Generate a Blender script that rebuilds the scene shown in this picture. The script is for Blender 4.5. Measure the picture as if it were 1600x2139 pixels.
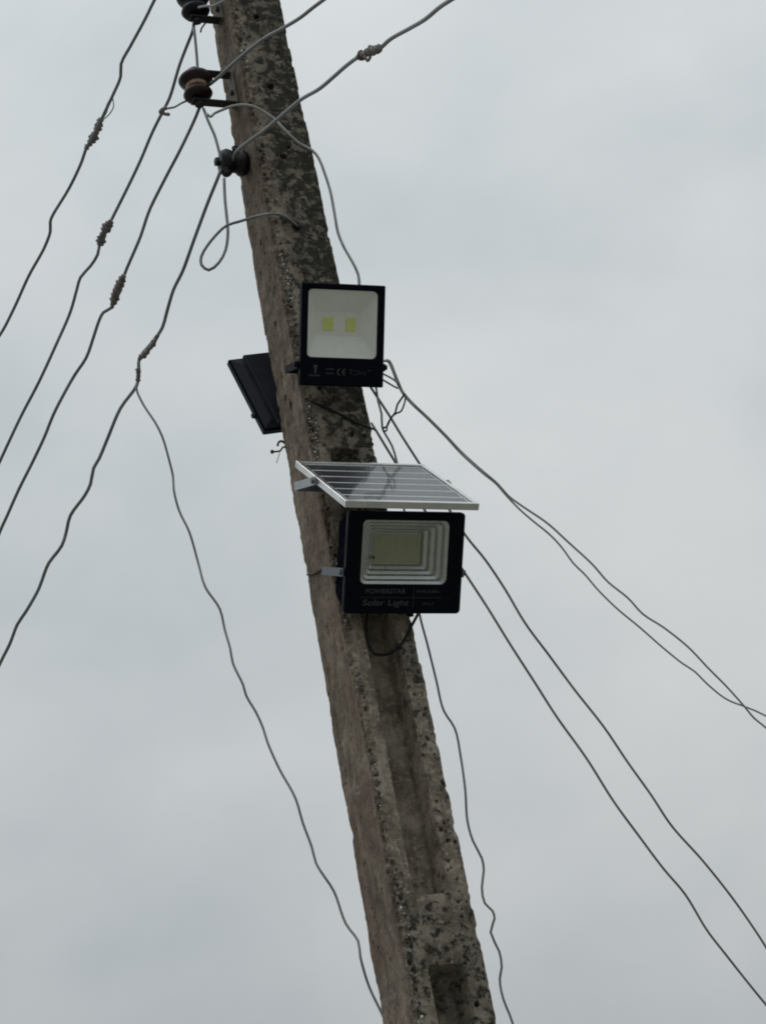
import bpy, bmesh, math, random
import numpy as np
from mathutils import Matrix, Vector

for o in list(bpy.data.objects):
    bpy.data.objects.remove(o, do_unlink=True)
scene = bpy.context.scene
COL = scene.collection
random.seed(7)
rng = np.random.default_rng(11)

# ------------------------------------------------------------------ camera
CAM = np.array([0.0, -6.6, 1.6])
YAW, PITCH, ROLL, HFOV = 0.0182, 0.5127, -0.1975, math.radians(17.0)
FW = np.array([math.sin(YAW) * math.cos(PITCH), math.cos(YAW) * math.cos(PITCH), math.sin(PITCH)])
RT0 = np.array([math.cos(YAW), -math.sin(YAW), 0.0])
UP0 = np.cross(RT0, FW)
RT = math.cos(ROLL) * RT0 + math.sin(ROLL) * UP0
UP = -math.sin(ROLL) * RT0 + math.cos(ROLL) * UP0
FPX = 800.0 / math.tan(HFOV / 2)
cam_data = bpy.data.cameras.new('camera')
cam = bpy.data.objects.new('camera', cam_data)
COL.objects.link(cam)
M = Matrix.Identity(4)
for i in range(3):
    M[i][0], M[i][1], M[i][2], M[i][3] = RT[i], UP[i], -FW[i], CAM[i]
cam.matrix_world = M
cam_data.sensor_fit = 'HORIZONTAL'
cam_data.angle = HFOV
cam_data.clip_start = 0.05
cam_data.clip_end = 5000
scene.camera = cam

# ------------------------------------------------------------------ overcast sky
world = bpy.data.worlds.new('World')
scene.world = world
world.use_nodes = True
nt = world.node_tree
nt.nodes.clear()
N = nt.nodes.new
L = nt.links.new
SUN_EL, SUN_AZ = math.radians(72), math.radians(-105)      # azimuth clockwise from +Y
out = N('ShaderNodeOutputWorld')
bg = N('ShaderNodeBackground')
L(bg.outputs[0], out.inputs[0])
tc = N('ShaderNodeTexCoord')
sky = N('ShaderNodeTexSky')
sky.sky_type = 'NISHITA'
sky.sun_disc = False
sky.sun_elevation = SUN_EL
sky.sun_rotation = SUN_AZ
sep = N('ShaderNodeSeparateXYZ')
L(tc.outputs['Generated'], sep.inputs[0])
# cloud deck: luminance of a standard overcast sky, (1 + 2 sin e) / 3
clampz = N('ShaderNodeClamp')
L(sep.outputs[2], clampz.inputs[0])
lum = N('ShaderNodeMath'); lum.operation = 'MULTIPLY_ADD'
L(clampz.outputs[0], lum.inputs[0]); lum.inputs[1].default_value = 0.588; lum.inputs[2].default_value = 0.31
mp = N('ShaderNodeMapping'); mp.inputs['Scale'].default_value = (1, 1, 1.5); mp.inputs['Location'].default_value = (0.977, -1.553, -4.985)
L(tc.outputs['Generated'], mp.inputs[0])
n1 = N('ShaderNodeTexNoise'); n1.inputs['Scale'].default_value = 4.2; n1.inputs['Detail'].default_value = 5; n1.inputs['Roughness'].default_value = 0.45
n1.inputs['Distortion'].default_value = 0.5
L(mp.outputs[0], n1.inputs['Vector'])
n2 = N('ShaderNodeTexNoise'); n2.inputs['Scale'].default_value = 13.0; n2.inputs['Detail'].default_value = 4; n2.inputs['Roughness'].default_value = 0.5
L(mp.outputs[0], n2.inputs['Vector'])
nm = N('ShaderNodeMix'); nm.data_type = 'FLOAT'; nm.inputs[0].default_value = 0.28
L(n1.outputs[0], nm.inputs[2]); L(n2.outputs[0], nm.inputs[3])
mr = N('ShaderNodeMapRange'); mr.inputs[1].default_value = 0.3; mr.inputs[2].default_value = 0.7
mr.inputs[3].default_value = 0.86; mr.inputs[4].default_value = 1.17
L(nm.outputs[0], mr.inputs[0])
lm = N('ShaderNodeMath'); lm.operation = 'MULTIPLY'
L(lum.outputs[0], lm.inputs[0]); L(mr.outputs[0], lm.inputs[1])
tint = N('ShaderNodeMix'); tint.data_type = 'RGBA'
tint.inputs[6].default_value = (0.92, 1.0, 1.03, 1); tint.inputs[7].default_value = (0.965, 1.0, 1.008, 1)
mr2 = N('ShaderNodeMapRange'); mr2.inputs[1].default_value = 0.35; mr2.inputs[2].default_value = 0.65
L(nm.outputs[0], mr2.inputs[0]); L(mr2.outputs[0], tint.inputs[0])
cl = N('ShaderNodeVectorMath'); cl.operation = 'SCALE'
L(tint.outputs[2], cl.inputs[0]); L(lm.outputs[0], cl.inputs['Scale'])
skys = N('ShaderNodeVectorMath'); skys.operation = 'SCALE'; skys.inputs['Scale'].default_value = 0.08
L(sky.outputs[0], skys.inputs[0])
mixs = N('ShaderNodeMix'); mixs.data_type = 'RGBA'; mixs.inputs[0].default_value = 0.96
L(skys.outputs[0], mixs.inputs[6]); L(cl.outputs[0], mixs.inputs[7])
L(mixs.outputs[2], bg.inputs[0])
bg.inputs[1].default_value = 1.0

sun_data = bpy.data.lights.new('sun', 'SUN')
sun_data.energy = 0.9
sun_data.angle = math.radians(40)
sun_data.color = (1.0, 0.97, 0.93)
sun = bpy.data.objects.new('sun', sun_data)
COL.objects.link(sun)
sd = Vector((math.sin(SUN_AZ) * math.cos(SUN_EL), math.cos(SUN_AZ) * math.cos(SUN_EL), math.sin(SUN_EL)))
sun.rotation_euler = sd.to_track_quat('Z', 'Y').to_euler()
sun.location = (-3, -8, 12)

vs = scene.view_settings
vs.view_transform = 'Standard'
vs.look = 'None'
vs.exposure = 0.0
vs.gamma = 1.0
vs.use_curve_mapping = False
scene.render.engine = 'CYCLES'
scene.cycles.use_denoising = True
scene.cycles.filter_width = 1.9
scene.cycles.max_bounces = 8
scene.cycles.transparent_max_bounces = 12

# ------------------------------------------------------------------ geometry of the place
PSI = 0.4074                                    # the pole's front face is turned this far to the right
U3 = np.array([math.cos(PSI), math.sin(PSI), 0.0])
N3 = np.array([math.sin(PSI), -math.cos(PSI), 0.0])
Z3 = np.array([0.0, 0.0, 1.0])
ZR = 5.5
def poleW(z): return 0.2058 - 0.0140 * (z - ZR)
def poleD(z): return 0.2118 - 0.0125 * (z - ZR)
def loc(u, s, z): return U3 * u + N3 * s + Z3 * z
def proj(P):
    d = np.asarray(P) - CAM
    k = d @ FW
    return np.array([800 + FPX * (d @ RT) / k, 1069.5 - FPX * (d @ UP) / k, k])
def at(px, py, depth):
    """the point of the place seen at a photo pixel, at a distance along the view axis"""
    return CAM + depth * (FW + RT * (px - 800) / FPX - UP * (py - 1069.5) / FPX)
_zz = np.linspace(1.0, 10.0, 400)
_pr = np.array([proj((0, 0, z)) for z in _zz])
def zpole(py):
    return float(np.interp(-py, -_pr[:, 1], _pr[:, 2]))
def hit_front(px, py, off=0.0):
    d = FW + RT * (px - 800) / FPX - UP * (py - 1069.5) / FPX
    z = 5.5
    for _ in range(6):
        s = poleD(z) / 2 + off
        t = (s - CAM @ N3) / (d @ N3)
        z = (CAM + t * d)[2]
    return CAM + t * d
def hit_left(px, py, off=0.0):
    d = FW + RT * (px - 800) / FPX - UP * (py - 1069.5) / FPX
    z = 5.5
    for _ in range(6):
        s = -poleW(z) / 2 - off
        t = (s - CAM @ U3) / (d @ U3)
        z = (CAM + t * d)[2]
    return CAM + t * d
def zf(py):                                      # height on the front face, seen at a picture row
    z = 5.5
    lo, hi = 2.0, 9.5
    for _ in range(50):
        mid = (lo + hi) / 2
        if proj(loc(0, poleD(mid) / 2, mid))[1] > py: lo = mid
        else: hi = mid
    return (lo + hi) / 2

# ------------------------------------------------------------------ materials
def mat(name, col, rough=0.6, metal=0.0, spec=0.5, coat=0.0):
    m = bpy.data.materials.new(name)
    m.use_nodes = True
    b = m.node_tree.nodes['Principled BSDF']
    b.inputs['Base Color'].default_value = (*col, 1)
    b.inputs['Roughness'].default_value = rough
    b.inputs['Metallic'].default_value = metal
    b.inputs['Specular IOR Level'].default_value = spec
    b.inputs['Coat Weight'].default_value = coat
    return m
def worn(name, c1, c2, scale, r1, r2, metal=0.0, bump=0.0, detail=4, spec=0.5, lo=0.35, hi=0.65):
    m = mat(name, c1, r1, metal, spec)
    t = m.node_tree
    b = t.nodes['Principled BSDF']
    tcn = t.nodes.new('ShaderNodeTexCoord')
    nz = t.nodes.new('ShaderNodeTexNoise')
    nz.inputs['Scale'].default_value = scale; nz.inputs['Detail'].default_value = detail
    t.links.new(tcn.outputs['Object'], nz.inputs['Vector'])
    rp = t.nodes.new('ShaderNodeMapRange'); rp.inputs[1].default_value = lo; rp.inputs[2].default_value = hi
    t.links.new(nz.outputs[0], rp.inputs[0])
    mx = t.nodes.new('ShaderNodeMix'); mx.data_type = 'RGBA'
    mx.inputs[6].default_value = (*c1, 1); mx.inputs[7].default_value = (*c2, 1)
    t.links.new(rp.outputs[0], mx.inputs[0]); t.links.new(mx.outputs[2], b.inputs['Base Color'])
    rr = t.nodes.new('ShaderNodeMapRange'); rr.inputs[3].default_value = r1; rr.inputs[4].default_value = r2
    t.links.new(rp.outputs[0], rr.inputs[0]); t.links.new(rr.outputs[0], b.inputs['Roughness'])
    if bump:
        bp = t.nodes.new('ShaderNodeBump'); bp.inputs['Strength'].default_value = bump; bp.inputs['Distance'].default_value = 0.002
        nb = t.nodes.new('ShaderNodeTexNoise'); nb.inputs['Scale'].default_value = scale * 4; nb.inputs['Detail'].default_value = 5
        t.links.new(tcn.outputs['Object'], nb.inputs['Vector'])
        t.links.new(nb.outputs[0], bp.inputs['Height']); t.links.new(bp.outputs[0], b.inputs['Normal'])
    return m
def thin_glass(name, dirt=0.03, rough=0.03, f90=0.92):
    m = bpy.data.materials.new(name); m.use_nodes = True
    t = m.node_tree; t.nodes.clear()
    o = t.nodes.new('ShaderNodeOutputMaterial')
    tr = t.nodes.new('ShaderNodeBsdfTransparent'); tr.inputs[0].default_value = (0.98, 0.99, 0.985, 1)
    gl = t.nodes.new('ShaderNodeBsdfGlossy'); gl.inputs['Roughness'].default_value = rough
    df = t.nodes.new('ShaderNodeBsdfDiffuse'); df.inputs[0].default_value = (0.45, 0.43, 0.4, 1)
    lw = t.nodes.new('ShaderNodeLayerWeight')                 # same reflection from both sides of the sheet
    pw = t.nodes.new('ShaderNodeMath'); pw.operation = 'POWER'; pw.inputs[1].default_value = 5.0; t.links.new(lw.outputs['Facing'], pw.inputs[0])
    fr = t.nodes.new('ShaderNodeMath'); fr.operation = 'MULTIPLY_ADD'; fr.inputs[1].default_value = f90; fr.inputs[2].default_value = 0.04; t.links.new(pw.outputs[0], fr.inputs[0])
    m1 = t.nodes.new('ShaderNodeMixShader'); m2 = t.nodes.new('ShaderNodeMixShader')
    nz = t.nodes.new('ShaderNodeTexNoise'); nz.inputs['Scale'].default_value = 25; nz.inputs['Detail'].default_value = 4
    tcn = t.nodes.new('ShaderNodeTexCoord'); t.links.new(tcn.outputs['Object'], nz.inputs['Vector'])
    mrn = t.nodes.new('ShaderNodeMapRange'); mrn.inputs[1].default_value = 0.35; mrn.inputs[2].default_value = 0.75
    mrn.inputs[3].default_value = dirt * 0.4; mrn.inputs[4].default_value = dirt * 2
    t.links.new(nz.outputs[0], mrn.inputs[0])
    t.links.new(mrn.outputs[0], m1.inputs[0]); t.links.new(tr.outputs[0], m1.inputs[1]); t.links.new(df.outputs[0], m1.inputs[2])
    t.links.new(fr.outputs[0], m2.inputs[0]); t.links.new(m1.outputs[0], m2.inputs[1]); t.links.new(gl.outputs[0], m2.inputs[2])
    t.links.new(m2.outputs[0], o.inputs[0])
    return m

M_BLACK = worn('black_paint', (0.0022, 0.0034, 0.0078), (0.0045, 0.006, 0.0115), 30, 0.40, 0.55, bump=0.08, spec=0.07)
M_MATT = worn('matt_black_plastic', (0.004, 0.005, 0.009), (0.008, 0.009, 0.014), 30, 0.85, 0.95, spec=0.0)
M_BLACK_REAR = worn('black_paint_dusty', (0.009, 0.011, 0.018), (0.018, 0.021, 0.030), 14, 0.5, 0.7, bump=0.1, spec=0.2)
M_WHITE = worn('white_reflector', (0.91, 0.93, 0.90), (0.94, 0.95, 0.92), 18, 0.45, 0.55)
M_CHROME = worn('silver_reflector', (0.52, 0.55, 0.54), (0.60, 0.62, 0.61), 40, 0.24, 0.34, metal=0.95)
M_LEDY = worn('led_phosphor', (0.80, 0.84, 0.22), (0.86, 0.88, 0.34), 120, 0.35, 0.45)
M_LEDBOARD = worn('led_board', (0.36, 0.385, 0.28), (0.41, 0.43, 0.31), 60, 0.45, 0.6)
M_LEDCHIP = worn('led_chip_yellow', (0.42, 0.45, 0.27), (0.47, 0.49, 0.30), 60, 0.4, 0.5)
M_PRINT = worn('grey_print', (0.075, 0.08, 0.088), (0.052, 0.057, 0.064), 150, 0.55, 0.7)
M_PRINT2 = worn('faded_print', (0.026, 0.029, 0.034), (0.018, 0.021, 0.026), 150, 0.55, 0.7)
M_GLASS = thin_glass('lamp_glass', 0.03)
M_PGLASS = thin_glass('panel_glass', 0.006, 0.05, 0.48)
M_ALU = worn('anodised_aluminium', (0.58, 0.59, 0.59), (0.72, 0.72, 0.71), 16, 0.26, 0.38, metal=0.97)
M_BACK = worn('white_backsheet', (0.68, 0.70, 0.72), (0.74, 0.75, 0.76), 20, 0.5, 0.6)
M_CELL = worn('silicon_cell', (0.012, 0.014, 0.022), (0.020, 0.022, 0.034), 60, 0.3, 0.4)
M_STEEL = worn('galvanised_steel', (0.30, 0.33, 0.35), (0.42, 0.44, 0.45), 25, 0.42, 0.6, metal=0.5)
M_BRACKET = worn('dull_bracket_steel', (0.10, 0.12, 0.135), (0.17, 0.19, 0.20), 25, 0.45, 0.65, metal=0.5)
M_IRON = worn('dark_iron', (0.010, 0.010, 0.013), (0.026, 0.023, 0.023), 45, 0.5, 0.75, metal=0.3, bump=0.2)
M_PLATE = worn('weathered_plate', (0.11, 0.115, 0.10), (0.20, 0.195, 0.17), 40, 0.6, 0.8, metal=0.2, bump=0.2)
M_BROWN = worn('brown_glaze', (0.012, 0.006, 0.008), (0.028, 0.010, 0.011), 30, 0.25, 0.45, spec=0.35)
M_TAN = worn('worn_glaze', (0.42, 0.31, 0.21), (0.25, 0.14, 0.09), 40, 0.4, 0.6)
M_DARKGLAZE = worn('dark_glaze', (0.006, 0.006, 0.011), (0.013, 0.012, 0.017), 30, 0.3, 0.5, spec=0.3)
M_WIRE = worn('weathered_aluminium_wire', (0.15, 0.165, 0.17), (0.22, 0.235, 0.24), 12, 0.45, 0.6, metal=0.35)
M_WIREL = worn('pale_aluminium_wire', (0.26, 0.265, 0.25), (0.40, 0.40, 0.37), 30, 0.45, 0.6, metal=0.3)
M_WIREP = worn('pale_service_wire', (0.34, 0.35, 0.35), (0.46, 0.47, 0.46), 9, 0.5, 0.65, metal=0.1)
M_WIREG = worn('grey_service_wire', (0.20, 0.215, 0.22), (0.30, 0.315, 0.32), 9, 0.5, 0.65, metal=0.2)
M_SPLICE = worn('tarnished_wrap', (0.12, 0.105, 0.10), (0.25, 0.23, 0.22), 60, 0.6, 0.85, metal=0.1, bump=0.3)
M_CABLE = worn('black_cable', (0.005, 0.006, 0.008), (0.011, 0.011, 0.014), 40, 0.5, 0.65, spec=0.2)
M_RUST = worn('rusty_wire', (0.055, 0.035, 0.028), (0.11, 0.07, 0.05), 60, 0.75, 0.9)

# ------------------------------------------------------------------ builders
def link_mesh(name, verts, faces, material, parent=None, smooth=False, recalc=True):
    me = bpy.data.meshes.new(name)
    me.from_pydata([tuple(map(float, v)) for v in verts], [], faces)
    me.validate()
    if recalc:
        bm = bmesh.new(); bm.from_mesh(me)
        bmesh.ops.recalc_face_normals(bm, faces=bm.faces)
        bm.to_mesh(me); bm.free()
    if smooth:
        me.polygons.foreach_set('use_smooth', [True] * len(me.polygons))
    me.materials.append(material)
    o = bpy.data.objects.new(name, me)
    COL.objects.link(o)
    if parent is not None:
        o.parent = parent
    return o
def tag(o, label, category, group=None):
    o['label'] = label; o['category'] = category
    if group: o['group'] = group
    return o
def frame_empty(name, origin, X, Y, Zv):
    e = bpy.data.objects.new(name, None)
    e.empty_display_size = 0.05
    COL.objects.link(e)
    m = Matrix.Identity(4)
    for i in range(3):
        m[i][0], m[i][1], m[i][2], m[i][3] = X[i], Y[i], Zv[i], origin[i]
    e.matrix_world = m
    return e
class MB:
    def __init__(self): self.v = []; self.f = []
    def add(self, v, f):
        k = len(self.v); self.v += [tuple(p) for p in v]; self.f += [tuple(i + k for i in q) for q in f]
    def box(self, x0, x1, y0, y1, z0, z1, b=0.0):
        """box with its edges along z chamfered and a small bevel round top and bottom"""
        if b <= 0:
            v = [(x, y, z) for z in (z0, z1) for (x, y) in ((x0, y0), (x1, y0), (x1, y1), (x0, y1))]
            self.add(v, [(3, 2, 1, 0), (4, 5, 6, 7), (0, 1, 5, 4), (1, 2, 6, 5), (2, 3, 7, 6), (3, 0, 4, 7)]); return
        rings = []
        for z, i in ((z0, b), (z0 + b, 0), (z1 - b, 0), (z1, b)):
            rings.append([(x0 + i, y0 + b, z), (x0 + b, y0 + i, z), (x1 - b, y0 + i, z), (x1 - i, y0 + b, z),
                          (x1 - i, y1 - b, z), (x1 - b, y1 - i, z), (x0 + b, y1 - i, z), (x0 + i, y1 - b, z)])
        self.rings(rings, True)
    def rings(self, rings, caps=False, closed=True):
        n = len(rings[0]); v = [p for r in rings for p in r]; f = []
        for k in range(len(rings) - 1):
            for i in range(n if closed else n - 1):
                j = (i + 1) % n
                f.append((k * n + i, k * n + j, (k + 1) * n + j, (k + 1) * n + i))
        if caps:
            f.append(tuple(range(n))[::-1]); f.append(tuple((len(rings) - 1) * n + i for i in range(n)))
        self.add(v, f)
    def cyl(self, c, axis, r, l, n=10, b=0.15):
        ax = np.array(axis, float); ax /= np.linalg.norm(ax)
        t = np.array([1, 0, 0]) if abs(ax[0]) < 0.8 else np.array([0, 1, 0])
        p = np.cross(ax, t); p /= np.linalg.norm(p); q = np.cross(ax, p); c = np.array(c, float)
        rings = []
        for a, k in ((-l / 2, 1 - b), (-l / 2 + r * b, 1), (l / 2 - r * b, 1), (l / 2, 1 - b)):
            rings.append([c + ax * a + r * k * (p * math.cos(2 * math.pi * i / n) + q * math.sin(2 * math.pi * i / n)) for i in range(n)])
        self.rings(rings, True)
    def build(self, name, material, parent=None, smooth=False, recalc=True):
        return link_mesh(name, self.v, self.f, material, parent, smooth, recalc)
def rrect(x0, x1, y0, y1, r, z, n=5):
    pts = []
    for cx, cy, a0 in ((x1 - r, y1 - r, 0), (x0 + r, y1 - r, 90), (x0 + r, y0 + r, 180), (x1 - r, y0 + r, 270)):
        for k in range(n + 1):
            a = math.radians(a0 + 90 * k / n)
            pts.append((cx + r * math.cos(a), cy + r * math.sin(a), z))
    return pts
def spline(pts, step):
    """Catmull-Rom through the given points, resampled"""
    P = np.array(pts, float)
    P = np.vstack([2 * P[0] - P[1], P, 2 * P[-1] - P[-2]])
    res = []
    for i in range(1, len(P) - 2):
        p0, p1, p2, p3 = P[i - 1], P[i], P[i + 1], P[i + 2]
        # centripetal form keeps kinks tight
        n = max(2, int(np.linalg.norm(p2 - p1) / step))
        d1 = max(np.linalg.norm(p1 - p0), 1e-6) ** 0.5; d2 = max(np.linalg.norm(p2 - p1), 1e-6) ** 0.5; d3 = max(np.linalg.norm(p3 - p2), 1e-6) ** 0.5
        m1 = (p2 - p1) + d2 * ((p1 - p0) / d1 - (p2 - p0) / (d1 + d2))
        m2 = (p2 - p1) + d2 * ((p3 - p2) / d3 - (p3 - p1) / (d2 + d3))
        for k in range(n):
            t = k / n
            res.append((2 * t**3 - 3 * t**2 + 1) * p1 + (t**3 - 2 * t**2 + t) * m1 + (-2 * t**3 + 3 * t**2) * p2 + (t**3 - t**2) * m2)
    res.append(P[-2])
    return np.array(res)
def tube_data(path, rad, n=8):
    P = np.asarray(path, float); m = len(P)
    R_ = np.full(m, rad) if np.isscalar(rad) else np.asarray(rad)
    T = np.gradient(P, axis=0); T /= np.linalg.norm(T, axis=1)[:, None] + 1e-12
    a = np.array([0, 0, 1.0]) if abs(T[0][2]) < 0.9 else np.array([1.0, 0, 0])
    nrm = np.cross(T[0], a); nrm /= np.linalg.norm(nrm)
    v = []
    for i in range(m):
        nrm = nrm - T[i] * (nrm @ T[i]); nrm /= np.linalg.norm(nrm) + 1e-12
        bn = np.cross(T[i], nrm)
        for k in range(n):
            c = 2 * math.pi * k / n
            v.append(P[i] + R_[i] * (nrm * math.cos(c) + bn * math.sin(c)))
    f = []
    for i in range(m - 1):
        for k in range(n):
            j = (k + 1) % n
            f.append((i * n + k, i * n + j, (i + 1) * n + j, (i + 1) * n + k))
    f.append(tuple(range(n))[::-1]); f.append(tuple((m - 1) * n + k for k in range(n)))
    return v, f
def lathe(name, prof, material, parent, n=28, axis='Z', centre=(0, 0, 0)):
    mb = MB(); rings = []
    for r, z in prof:
        ring = []
        for i in range(n):
            a = 2 * math.pi * i / n
            p = (r * math.cos(a), r * math.sin(a), z)
            if axis == 'X': p = (z, r * math.cos(a), r * math.sin(a))
            ring.append((p[0] + centre[0], p[1] + centre[1], p[2] + centre[2]))
        rings.append(ring)
    mb.rings(rings, True)
    return mb.build(name, material, parent, True)

# value noise for carved surfaces
def _h(ix, iy, iz, s):
    n = (ix * 374761393 + iy * 668265263 + iz * 2147483647 + s * 974634777) & 0xFFFFFFFF
    n = ((n ^ (n >> 13)) * 1274126177) & 0xFFFFFFFF
    n = ((n ^ (n >> 16)) * 2246822519) & 0xFFFFFFFF
    return ((n ^ (n >> 15)) & 0xFFFFFF) / float(0xFFFFFF)
def vnoise(P, scale, s=0):
    q = P * scale; i = np.floor(q).astype(np.int64); f = q - i; f = f * f * (3 - 2 * f)
    r = 0
    for dx in (0, 1):
        for dy in (0, 1):
            for dz in (0, 1):
                w = (f[:, 0] if dx else 1 - f[:, 0]) * (f[:, 1] if dy else 1 - f[:, 1]) * (f[:, 2] if dz else 1 - f[:, 2])
                r = r + w * _h(i[:, 0] + dx, i[:, 1] + dy, i[:, 2] + dz, s)
    return r * 2 - 1
def fbm(P, scale, octv=4, s=0, gain=0.5):
    r = 0; a = 1.0; t = 0
    for k in range(octv):
        r = r + a * vnoise(P, scale * 2**k, s + k); t += a; a *= gain
    return r / t
def sstep(a, b, x):
    t = np.clip((x - a) / (b - a), 0, 1); return t * t * (3 - 2 * t)

# ------------------------------------------------------------------ ground
gm = worn('sandy_ground', (0.185, 0.175, 0.15), (0.15, 0.155, 0.125), 0.35, 0.9, 0.95, bump=0.3, detail=8)
gv, gf = [], []
G = [-1500, -400, -100, -30, -10, -4, 0, 4, 10, 30, 100, 400, 1500]
for y in G:
    for x in G: gv.append((x, y, 0.0 if max(abs(x), abs(y)) < 12 else 0.02 * math.sin(x * 0.3) * math.cos(y * 0.2)))
for j in range(len(G) - 1):
    for i in range(len(G) - 1):
        k = j * len(G) + i; gf.append((k, k + 1, k + 1 + len(G), k + len(G)))
g = link_mesh('ground', gv, gf, gm); g['kind'] = 'structure'; g['label'] = 'dry sandy ground below the pole'

# ------------------------------------------------------------------ the concrete pole
TOP = 7.9
z_rec_top = zf(937)          # upper end of the long recess in the front face
z_rec_bot = zf(1862)         # its lower end, at a cross web
z_web_low = zf(2012)         # lower edge of the web
z_floor2 = zf(2092)          # the floor of the next recess starts here
Z_FINE0, Z_FINE1 = zf(2200), zf(-70)
rows = np.concatenate([np.linspace(-0.3, Z_FINE0, 60, endpoint=False), np.arange(Z_FINE0, Z_FINE1, 0.0026), np.linspace(Z_FINE1, TOP, 40)])
NR = len(rows)
RC = 0.010
segs = [('left', 86), ('front', 82), ('right', 16), ('back', 16)]
# profile: start at back-left, run left face towards the front, then front, right, back
cols = []
for name, n in segs:
    for k in range(n): cols.append((name, 'line', (k + 0.5) / n))
    for k in range(5): cols.append((name, 'arc', (k + 0.5) / 5))
NC = len(cols)
base = np.zeros((NR, NC, 3)); nrm = np.zeros((NR, NC, 3)); across = np.zeros((NR, NC)); facei = np.zeros(NC, int); isarc = np.zeros(NC, bool)
Wr, Dr = poleW(rows), poleD(rows)
dirs = {'left': ((0, 1), (-1, 0)), 'front': ((1, 0), (0, 1)), 'right': ((0, -1), (1, 0)), 'back': ((-1, 0), (0, -1))}
for c, (name, kind, t) in enumerate(cols):
    (du, ds), (nu, ns) = dirs[name]
    half_len = np.where(abs(du) > 0, Wr, Dr) / 2
    half_off = np.where(abs(nu) > 0, Wr, Dr) / 2
    facei[c] = ['left', 'front', 'right', 'back'].index(name)
    if kind == 'line':
        a = (2 * t - 1) * (half_len - RC)
        uu = nu * half_off + du * a; ss = ns * half_off + ds * a
        nn = np.array([nu, ns], float)
        across[:, c] = a / half_len
    else:
        isarc[c] = True
        ang = t * math.pi / 2
        nn = math.cos(ang) * np.array([nu, ns], float) + math.sin(ang) * np.array([du, ds], float)
        cu = nu * (half_off - RC) + du * (half_len - RC); cs = ns * (half_off - RC) + ds * (half_len - RC)
        uu = cu + RC * nn[0]; ss = cs + RC * nn[1]
        across[:, c] = 1.0
    base[:, c] = uu[:, None] * U3 + ss[:, None] * N3 + rows[:, None] * Z3
    nrm[:, c] = nn[0] * U3 + nn[1] * N3
P = base.reshape(-1, 3); NN = nrm.reshape(-1, 3)
zz_ = P[:, 2]; uu_ = P @ U3; ss_ = P @ N3
FI = np.tile(facei, NR); ARC = np.tile(isarc, NR)
Wv, Dv = poleW(zz_), poleD(zz_)
front = (FI == 1) & ~ARC
left = (FI == 0) & ~ARC
h = 0.0030 * fbm(P, 14, 4, 1) + 0.0012 * fbm(P, 60, 3, 5)
h += np.where(FI == 0, 0.0016 * fbm(P, 38, 3, 21) - 0.0022 * np.clip(vnoise(P * np.array([1, 1, .6]), 16, 23) - .45, 0, 1), 0)
# long wavy form-work marks
h += 0.0016 * vnoise(P * np.array([1, 1, 0.25]), 30, 9)
# distance from the front-left corner (the ridge) along the surface, front side positive
dr = np.where(FI == 1, uu_ + Wv / 2, np.where(FI == 0, -(Dv / 2 - ss_), 9.0))
dr = np.where(ARC & (FI == 0), 0.0, dr)
dr2 = np.where(FI == 1, Wv / 2 - uu_, np.where(FI == 2, -(Dv / 2 - ss_), 9.0)); dr2 = np.where(ARC & (FI == 1), 0.0, dr2)
dlb = np.where(FI == 0, ss_ + Dv / 2, 9.0); dlb = np.where(ARC & (FI == 3), 0.0, dlb)
def cell_pits(P, size, rmin, rmax, depth, prob, s):
    """rounded holes scattered on a jittered grid"""
    q = P / size; i0 = np.floor(q).astype(np.int64); r = np.zeros(len(P))
    for dx in (-1, 0, 1):
        for dy in (-1, 0, 1):
            for dz in (-1, 0, 1):
                a, b, c = i0[:, 0] + dx, i0[:, 1] + dy, i0[:, 2] + dz
                cx = (a + _h(a, b, c, s)) * size; cy = (b + _h(a, b, c, s + 1)) * size; cz = (c + _h(a, b, c, s + 2)) * size
                rad = rmin + (rmax - rmin) * _h(a, b, c, s + 3) ** 2
                d = np.sqrt((P[:, 0] - cx)**2 + (P[:, 1] - cy)**2 + (P[:, 2] - cz)**2)
                on = _h(a, b, c, s + 4) < prob
                r = np.maximum(r, np.where(on, (1 - sstep(0.55, 1.0, d / rad)) * depth * (0.5 + 0.5 * rad / rmax), 0))
    return r
vis = (zz_ > Z_FINE0 - 0.01) & (zz_ < Z_FINE1 + 0.01)
# the crumbled band along the ridge
bw = 0.020 + 0.012 * vnoise(P, 9, 40)
band = sstep(-0.012, 0.004, dr) * (1 - sstep(bw, bw + 0.014, dr)) * (FI <= 1)
crumb = fbm(P, 70, 3, 50)
h -= band * (0.0045 + 0.0105 * np.clip(crumb, -0.6, 1))
idx = np.where(vis & (FI <= 1))[0]
pit = np.zeros(len(P))
pit[idx] = cell_pits(P[idx], 0.018, 0.004, 0.011, 0.015, 0.6, 60) * band[idx]
low = 1 - sstep(zf(1420), zf(1180), zz_)
flange = front * sstep(0.19, 0.27, uu_ / Wv) * (0.15 + 0.85 * low)
pit[idx] = np.maximum(pit[idx], cell_pits(P[idx], 0.019, 0.0035, 0.0085, 0.012, 0.6, 70) * flange[idx])
pit[idx] = np.maximum(pit[idx], cell_pits(P[idx], 0.030, 0.0032, 0.0080, 0.009, 0.38, 80) * (0.5 + 0.5 * front[idx]))
h -= pit
# chips out of the other two visible corners
for dd, sd_ in ((dr2, 90), (dlb, 95)):
    near = 1 - sstep(0.0, 0.022, np.abs(dd))
    h -= near * np.clip(fbm(P, 26, 3, sd_) * 0.016 - 0.001, 0, 0.010)
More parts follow.
